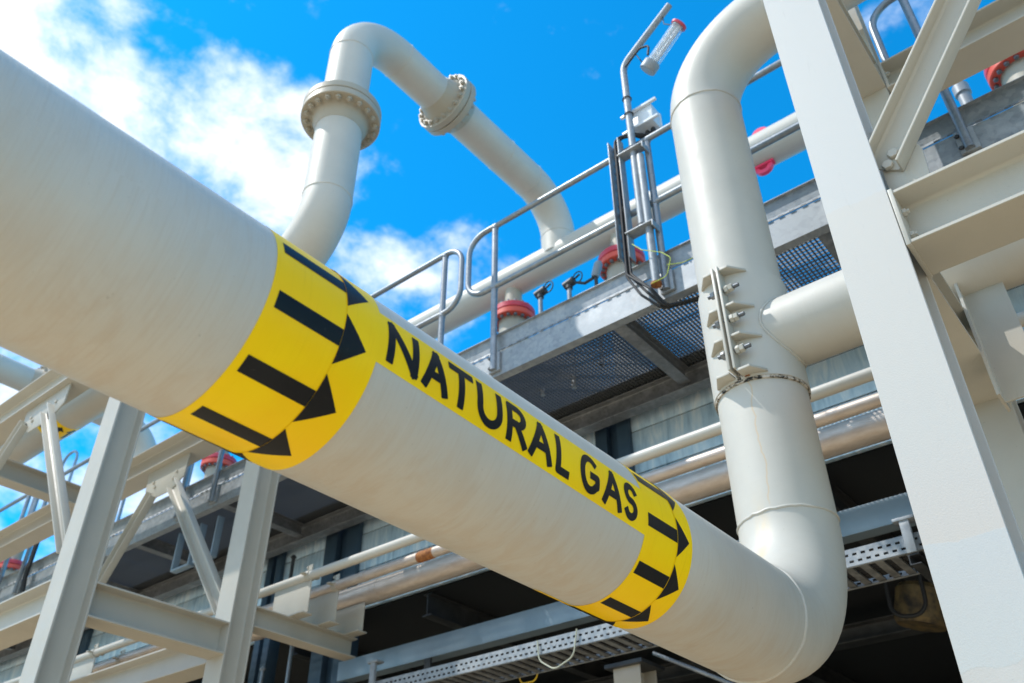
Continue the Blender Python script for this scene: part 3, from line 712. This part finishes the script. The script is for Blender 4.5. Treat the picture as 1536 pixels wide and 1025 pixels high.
# the lamp tube parallel to the arm
A_ = Vector((-1.655, MY, 5.145)); B_ = Vector((-1.395, MY, 5.385)); dl = (B_-A_).normalized()
lamp = thing('tube_lamp', 'clear tube lamp with red top ring and grey end cap, under the mast arm', 'lamp', loc=A_)
def la(mb, n_, m_, p=lamp, **k):
    o = mb.build(n_, m_, p, **k); o.location = -lamp.location if p == lamp else (0,0,0); return o
mb = MB(); mb.cyl(A_-dl*.035, A_+dl*.035, .060, 36); la(mb, 'end_cap', 'lamp_grey', bevel=.006)
mb = MB(); mb.cyl(A_+dl*.0355, B_, .047, 36); la(mb, 'glass_tube', 'glass_tube')
for sx in (-1, 1):
    mb = MB(); pn = dl.cross(Vector((0,1,0))); mb.cyl(A_+dl*.04+pn*.018*sx, B_-dl*.01+pn*.018*sx, .013, 12); la(mb, 'fluorescent_tube', 'white_paint')
mb = MB(); mb.lathe([(.046, -.008), (.057, -.008), (.057, .010), (.046, .010)], B_, dl, 36); mb.cyl(B_, B_+dl*.009, .0455, 36); la(mb, 'top_ring', 'red_paint')
mb = MB(); mb.tube([B_-dl*.0+Vector((-.05, 0, .05)), (-1.50, MY, 5.50), (-1.50, MY, 5.60)], .004, 8); mb.tube([A_+Vector((-.04, 0, .05)), (-1.74, MY, 5.34), (-1.76, MY, 5.40)], .004, 8); la(mb, 'hanger_wire', 'dark_steel')
mb = MB(); mb.tube(bend([A_+dl*.03+Vector((-.01, -.03, .07)), (-1.625, MY-.03, 5.33), (-1.70, MY-.03, 5.36), (-1.83, MY-.03, 5.26)], .035, 6), .008, 10); la(mb, 'lamp_cable', 'rubber')
# upright cable channel with its cables
ch = thing('cable_channel', 'upright galvanized cable channel beside the lamp mast', 'cable tray', loc=(-1.99, MY, 3.5))
mb = MB()
mb.box(-2.032, -2.026, MY-.035, MY+.035, 3.56, 4.60); mb.box(-1.956, -1.950, MY-.035, MY+.035, 3.53, 4.60)
for k in range(14): mb.box(-2.026, -1.956, MY+.025, MY+.030, 3.58+k*.075, 3.60+k*.075)
o = mb.build('side_rails', 'galvanized', ch, bevel=.001); o.location = -ch.location
cb = thing('cable_bundle', 'black cables looping from the junction box down past the walkway edge', 'cable', loc=(-1.99, MY, 3.1))
for k, (dx, dy) in enumerate(((-.012, 0), (.008, .006), (.022, -.004), (.0, -.014))):
    mb = MB(); pts = bend([(-1.80+.02*k, MY+.10, 4.64), (-1.80+.02*k, MY+.09, 4.575), (-1.86, MY+.02, 4.60+.006*k), (-1.985+dx, MY+dy, 4.63), (-1.99+dx, MY+dy, 4.0), (-1.995+dx, MY+dy, 3.42), (-1.90+dx+.02*k, MY-.02+dy, 3.22), (-1.80+dx, MY+.03+dy, 3.10), (-1.62+.03*k, 3.80, 3.21)], .05, 6)
    mb.tube(pts, .0085, 10); o = mb.build('cable', 'rubber', cb); o.location = -cb.location
ew = thing('earth_wire', 'thin yellow green earth wire curling at the foot of the mast', 'wire', loc=(-1.78, MY, 3.3))
mb = MB(); mb.tube(bend([(-1.93, MY-.03, 3.62), (-1.86, MY-.05, 3.52), (-1.74, MY-.04, 3.44), (-1.68, MY-.05, 3.36), (-1.72, MY-.05, 3.24), (-1.82, MY-.05, 3.24)], .04, 6), .0026, 8)
mb.tube(bend([(-1.72, MY-.03, 3.34), (-1.62, MY-.03, 3.30), (-1.50, 3.64, 3.40)], .04, 6), .0022, 8); o = mb.build('wire_strand', 'earth_wire', ew); o.location = -ew.location

# small instruments on the roof behind the kick plate
def valve(x_, y_, z_, label):
    t = thing('instrument_valve', label, 'valve', 'small valves behind the kick plate', (x_, y_, z_))
    mb = MB(); mb.cyl((0,0,-.9), (0,0,.0), .018, 14); mb.build('stem_pipe', 'galvanized_rail', t)
    mb = MB(); mb.cyl((-.04,0,.02), (.05,0,.04), .034, 16); mb.cyl((0,0,-.02), (0,0,.05), .028, 16); mb.build('valve_body', 'dark_steel', t)
    mb = MB(); mb.tube([(.08+  .042*cos(a), 0, .05+.052*sin(a)) for a in [i*pi/10 for i in range(20)]], .005, 8, closed=True); mb.cyl((.03,0,.04), (.1,0,.07), .008, 8); mb.build('hand_wheel', 'dark_steel', t)
valve(-3.13, 4.2, 4.25, 'small dark valve on a thin stem, beside the red flange above the walkway')
valve(-2.86, 4.2, 4.20, 'small valve with a thin stem in the middle of the kick plate')
valve(-9.18, 4.3, 4.58, 'dark valve just left of the bolted gusset, between the left columns')
valve(-7.86, 4.3, 4.52, 'small fitting on a thin stem just right of the bolted gusset')
for x_, zt, rr_, lab in ((-10.9, 5.48, .16, 'blue looped hose standing up between the left brace and the front column'),):
    t = thing('hose_loop', lab, 'hose', loc=(x_, 4.25, zt)); mb = MB()
    mb.tube(bend([(-rr_, 0, -1.0), (-rr_, 0, rr_), (rr_, .02, rr_), (rr_, .02, -1.0)], rr_*.95, 10), .018, 10); mb.tube([(-rr_-.25, .03, -.15), (rr_+.25, .03, -.12)], .016, 10); mb.build('hose', 'pale_blue_steel' if rr_ > .1 else 'rubber', t)
t = thing('cable_bundle', 'dark cables hanging over the kick plate at the far left', 'cable', loc=(-9.35, 3.60, 3.45))
for k in range(3):
    mb = MB(); mb.tube(bend([(-.02+.03*k, .1, .55), (-.03+.03*k, -.0, .40), (.02*k, -.01, -.1), (.05+.02*k, .0, -.32), (.12, .1, -.30)], .05, 6), .016, 8); mb.build('cable', 'rubber', t)
t = thing('grey_horn', 'small grey horn on the roof edge left of the lamp mast', 'horn', loc=(-2.62, 4.2, 4.19))
mb = MB(); mb.lathe([(0,-.02), (.028,-.02), (.032,.0), (.032,.09), (.022,.11), (0,.115)], (0,0,0), (.35,0,1), 20); mb.build('horn_bell', 'lamp_grey', t)
mb = MB(); mb.tube([(-.02,0,-.02), (-.10,0,-.03), (-.16,0,.01)], .012, 10); mb.cyl((0,0,-.8), (0,0,-.01), .014, 10); mb.build('horn_pipe', 'dark_steel', t)
t = thing('roof_beacon', 'pinkish grey capped post behind the top right walkway edge', 'post', loc=(-.03, 4.2, 4.15))
mb = MB(); mb.lathe([(0,-.8), (.035,-.8), (.035,.0), (.045,.01), (.045,.08), (.03,.10), (0,.105)], (0,0,0), (0,0,1), 24); mb.build('beacon_post', 'lamp_grey', t)

# ------------------------------------------------------------------ pipes along the wall and their bracket
WG = 'three small pipes running along the wall'
def wpipe(y_, z_, r_, mat, label, name, seams=0, x0=-24, x1=3.5):
    t = thing(name, label, 'pipe', WG, (0, y_, z_)); mb = MB(); mb.tube([(x0+i*(x1-x0)/40, 0, 0) for i in range(41)], r_, 40); mb.build('pipe_body', mat, t)
    if seams:
        x_ = x0+.4
        while x_ < x1: 
            mb = MB(); mb.lathe([(r_-.002, -.022), (r_+.0022, -.022), (r_+.0022, .022), (r_-.002, .022)], (x_, 0, 0), (1,0,0), 40); mb.build('cladding_joint', mat, t); x_ += seams
    return t
wpipe(3.75, 2.325, .0325, 'cream_paint', 'thin cream pipe, topmost of the three along the wall', 'small_pipe')
p2 = wpipe(4.00, 2.325, .036, 'cladding', 'middle one of the three wall pipes, shiny with a rusty spot', 'clad_pipe', 1.9)
mb = MB(); mb.lathe([(.036, -.075), (.0385, -.06), (.039, .0), (.0385, .06), (.036, .075)], (-3.99, 0, 0), (1,0,0), 24); mb.build('rust_patch', 'rust', p2)
wpipe(4.30, 2.352, .082, 'cladding', 'thickest metal clad pipe, lowest of the three along the wall', 'insulated_pipe', 1.45)
def bracket(x_, label):
    t = thing('cantilever_bracket', label, 'bracket', 'brackets under the wall pipes', (x_, 3.43, 1.98)); off = -t.location
    mb = MB(); mb.ibeam((x_, 3.44, 1.98), (x_, 4.34, 1.98), (0,0,1), .13, .14, .009, .007, .009, .001); o = mb.build('arm', 'beam_paint', t); o.location = off
    for y_, r_ in ((3.75, .0325), (4.00, .036), (4.26, .05)):
        zt = 2.325-r_+.004; mb = MB(); mb.box(x_-.20, x_+.20, y_-.045, y_+.045, 2.0505, 2.060); 
        mb.box(x_-.20, x_+.20, y_-.004, y_+.004, 2.060, zt if r_ < .05 else 2.27); o = mb.build('pipe_shoe', 'beam_paint', t, bevel=.001); o.location = off
        mb = MB(); mb.box(x_-.06, x_+.06, y_-.050, y_+.050, 2.046, 2.0505); q = mb.build('rust_stain', 'rust', o); q.location = (0,0,0)
        if r_ < .05:
            mb = MB(); mb.lathe([(r_+.0005, -.02), (r_+.007, -.02), (r_+.007, .02), (r_+.0005, .02)], (x_+.17, y_, 2.325), (1,0,0), 24)
            mb.box(x_+.15, x_+.19, y_-.004, y_+.004, 2.325+r_+.004, 2.325+r_+.05); mb.box(x_+.15, x_+.19, y_-r_-.045, y_-r_-.004, 2.322, 2.329); mb.box(x_+.15, x_+.19, y_+r_+.004, y_+r_+.045, 2.322, 2.329)
            mb.hexnut((x_+.145, y_, 2.325+r_+.035), (-1,0,0), .013, .012)
            q = mb.build('pipe_clip', 'beam_paint', o); q.location = (0,0,0)
    return t
bracket(-5.06, 'cream cantilever bracket with rusty pipe shoes, right of the rear left column')
bracket(-7.9, 'second pipe bracket, seen through the gap between the two left columns')

# ------------------------------------------------------------------ building behind
bd = thing('plant_building', 'zinc panelled plant building with a dark open underside', 'building', loc=(0, 4.75, 2.49))
def bb(mb, n_, m_, p=None, **k):
    o = mb.build(n_, m_, p or bd, **k)
    if p is None: o.location = -bd.location
    return o
edges = [-24, -19.6, -15.4, -12.6, -9.6, -6.0, -5.6, -3.05, -2.77, 4.0]
segs = [(-24, -15.5), (-15.1, -10.4), (-10.0, -6.85), (-6.60, -6.02), (-5.55, -3.07), (-2.77, 4.0)]
for x0_, x1_ in segs:
    z_ = 2.49; k = 0
    for hh in (.34, .335, .30):
        mb = MB(); mb.box(x0_, x1_, 4.76, 4.80, z_+.004, z_+hh-.004); bb(mb, 'wall_panel', 'wall_zinc', bevel=.003); z_ += hh
    mb = MB(); mb.box(x0_, x1_, 4.768, 4.79, 2.50, 3.45); bb(mb, 'joint_backing', 'dark_steel')
for x0_, x1_ in ((-15.5,-15.1), (-10.4,-10.0), (-6.85,-6.60), (-6.02, -5.55), (-3.07, -2.77)):
    mb = MB(); w3 = (x1_-x0_)/3
    zb = 2.2 if x0_ > -4 else .5; mb.box(x0_, x0_+w3, 4.74, 4.82, zb, 3.46); mb.box(x0_+w3, x0_+2*w3, 4.80, 4.83, zb, 3.46); mb.box(x0_+2*w3, x1_, 4.72, 4.84, zb, 3.46); bb(mb, 'wall_column', 'blue_steel', bevel=.003)
mb = MB(); mb.box(-26, 5, 4.83, 16, 2.495, 2.60); bb(mb, 'floor_slab', 'soffit_shade')
mb = MB(); mb.box(-26, 5, 4.82, 16, 3.43, 3.53); bb(mb, 'roof', 'galvanized_dark')
for x_ in [-24+1.6*i for i in range(18)]:
    mb = MB(); mb.ibeam((x_, 4.85, 2.40), (x_, 15, 2.40), (0,0,1), .10, .18, .01, .008, .01); bb(mb, 'floor_joist', 'dark_steel')
mb = MB(); mb.box(-26, 5, 15.6, 15.9, -1.59, 3.4); bb(mb, 'back_wall', 'soffit_shade')
mb = MB(); mb.box(-26.3, -26, 4.9, 15.9, -1.59, 3.4); mb.box(5, 5.3, 4.9, 15.9, -1.59, 3.4); bb(mb, 'side_wall', 'soffit_shade')
for y_ in (7.2, 10.0):
    mb = MB(); mb.ibeam((-26, y_, 2.24), (5, y_, 2.24), (0,0,1), .16, .14, .012, .01, .01); bb(mb, 'girder', 'dark_steel')

EG = 'blue grey steel edge beams below the wall'
for i, (xa, xb, zt, lab) in enumerate(((-5.60, -2.2, 2.068, 'blue grey steel beam under the wall, left of the big pipe bottom'), (-2.1, 3.5, 2.138, 'blue grey steel beam between the bent pipe and the near column'))):
    t = thing('edge_beam', lab, 'beam', EG, (xa, 4.75, zt)); mb = MB()
    mb.ibeam((0, 0, -.075), (xb-xa, 0, -.075), (0,0,1), .10, .15, .010, .008, .01, kind='U'); mb.box(0, xb-xa, -.056, -.050, -.15, 0)
    mb.build('beam_section', 'pale_blue_steel', t, bevel=.001)
# cable trays
def tray(xa, xb, zt, label, y0_=4.215, y1_=4.52):
    t = thing('cable_tray', label, 'cable tray', 'perforated cable trays under the wall', (xa, y0_, zt)); n_ = int((xb-xa)/.042)
    for yy, nm in ((0, 'side_rail'), (y1_-y0_, 'side_rail')):
        mb = MB(); hz = .085; L_ = xb-xa
        rows = [0, .016, .028, .045, .057, hz]
        # rail with two rows of real slots
        for r0, r1 in ((0, .016), (.028, .050), (.062, hz)): mb.box(0, L_, yy-.0015, yy+.0015, -hz+r0, -hz+r1)
        for k in range(n_):
            mb.box(k*.042, k*.042+.020, yy-.0014, yy+.0014, -hz+.016, -hz+.028); mb.box(k*.042+.021, k*.042+.041, yy-.0014, yy+.0014, -hz+.050, -hz+.062)
        s_ = 1 if yy == 0 else -1
        mb.box(0, L_, min(yy, yy+s_*.018), max(yy, yy+s_*.018), -hz-.002, -hz); mb.build(nm, 'galvanized', t, smooth=False)
    mb = MB()
    for k in range(int((xb-xa)/.075)): mb.box(k*.075, k*.075+.038, .004, y1_-y0_-.004, -.080, -.070)
    mb.build('rungs', 'galvanized_dark', t, smooth=False)
    mb = MB()
    for k in range(7): mb.tube([(i*(xb-xa)/12, .035+k*.036+.006*sin(i*1.7+k), -.058+.003*cos(i+k)) for i in range(13)], .012, 8)
    mb.build('tray_cables', 'rubber', t)
    return t
tray(-7.0, -2.35, 1.655, 'long perforated cable tray under the lettered pipe, running to the lower left')
tray(-2.25, 3.2, 1.715, 'perforated cable tray between the bent pipe and the near column')
HG = 'hangers and posts under the walkway'
for x_, lab in ((-4.62, 'grey cantilever arm over the long cable tray'), (-1.0, 'small tray arm over the right cable tray, against the near column')):
    t = thing('tray_arm', lab, 'bracket', 'arms carrying the cable trays', (x_, 4.2, 1.60)); mb = MB()
    mb.ibeam((0, -.02, -.02), (0, .60, -.02), (0,0,1), .05, .05, .005, .005, .004, kind='U'); mb.box(-.03, .03, .50, .52, -.10, .35); mb.build('arm', 'dark_steel', t)
    mb = MB(); mb.box(-.022, .022, -.03, -.006, .01, .17); mb.box(-.05, .05, -.035, .03, .17, .185); mb.build('upright', 'galvanized', t, bevel=.001)
t = thing('dangling_wire', 'pale wire loop drooping below the second yellow band', 'wire', loc=(-3.02, 4.2, 1.56))
mb = MB(); mb.tube(bend([(-.20, .0, .09), (-.19, 0, -.03), (-.08, 0, -.10), (.06, 0, -.05), (.09, 0, .10)], .07, 8), .0045, 8); mb.build('wire_strand', 'pale_wire', t)
t = thing('dangling_wire', 'short yellow wire loop hanging lower down under the cable tray', 'wire', loc=(-3.55, 4.55, 1.60))
mb = MB(); mb.tube(bend([(-.10, 0, .06), (-.08, 0, -.06), (.05, 0, -.06), (.07, 0, .05)], .045, 8), .005, 8); mb.build('wire_strand', 'yellow_wire', t)
t = thing('support_column', 'short cream column at the bottom edge under the yellow band', 'column', 'columns of the cream steel frame', (-3.05, 5.0, -1.6))
mb = MB(); mb.ibeam((0,0,0), (0,0,3.22), (0,1,0), .20, .20, .012, .009, .012); mb.build('shaft', 'beam_paint', t)
mb = MB(); mb.box(-.14,.14,-.14,.14,3.2205,3.245); mb.build('cap_plate', 'dark_steel', t)
t = thing('tie_rod', 'thin grey diagonal rod right of the short cream column', 'rod', None, (-2.9, 5.0, 1.45))
mb = MB(); mb.cyl((0,0,.25), (1.6,0,-.62), .014, 10); mb.build('rod', 'galvanized_rail', t)
# u-shaped hangers beneath the walkway left of the rear column
for x_, lab in ((-6.74, 'left u-shaped hanger under the walkway behind the gusset braces'), (-6.42, 'right u-shaped hanger under the walkway behind the gusset braces')):
    t = thing('walkway_hanger', lab, 'hanger', HG, (x_, 3.80, 3.20)); mb = MB()
    mb.box(-.10, -.085, -.03, .03, -.34, .0); mb.box(-.10, .16, -.03, .03, -.355, -.34); mb.box(.145, .16, -.03, .03, -.34, 0); mb.build('strap', 'pale_blue_steel', t, bevel=.001)
for x_, y_, z0_, z1_, lab in ((-5.92, 4.46, 1.6, 2.24, 'pale hanger rod in the dark gap below the pipe bracket'), (-6.26, 4.46, 1.6, 2.10, 'short pale rod low down, close beside the rear left column'), (-6.35, 4.66, 2.5, 3.15, 'thin dark rod in front of the zinc wall above the thin pipe')):
    t = thing('hanger_rod', lab, 'rod', 'thin upright rods near the wall', (x_, y_, z0_)); mb = MB(); mb.cyl((0,0,0), (0,0,z1_-z0_), .016, 12); mb.hexnut((0,0,z1_-z0_-.03), (0,0,1), .026, .02); mb.build('rod', 'galvanized_rail' if z1_ < 2.3 else 'dark_steel', t)
t = thing('machine_drum', 'dim brown machine part with cables, deep under the tray at the right', 'machine', loc=(-1.52, 6.2, 2.02))
mb = MB(); mb.lathe([(0,-.13), (.15,-.13), (.17,-.10), (.17,.10), (.15,.13), (0,.13)], (0,0,0), (.3,0,1), 32); mb.build('drum', 'brown_metal', t)
mb = MB(); mb.tube(bend([(-.1,-.3,.3), (-.12,-.3,-.12), (.1,-.3,-.16), (.12,-.3,.3)], .09, 8), .014, 8); mb.build('drum_cable', 'rubber', t)
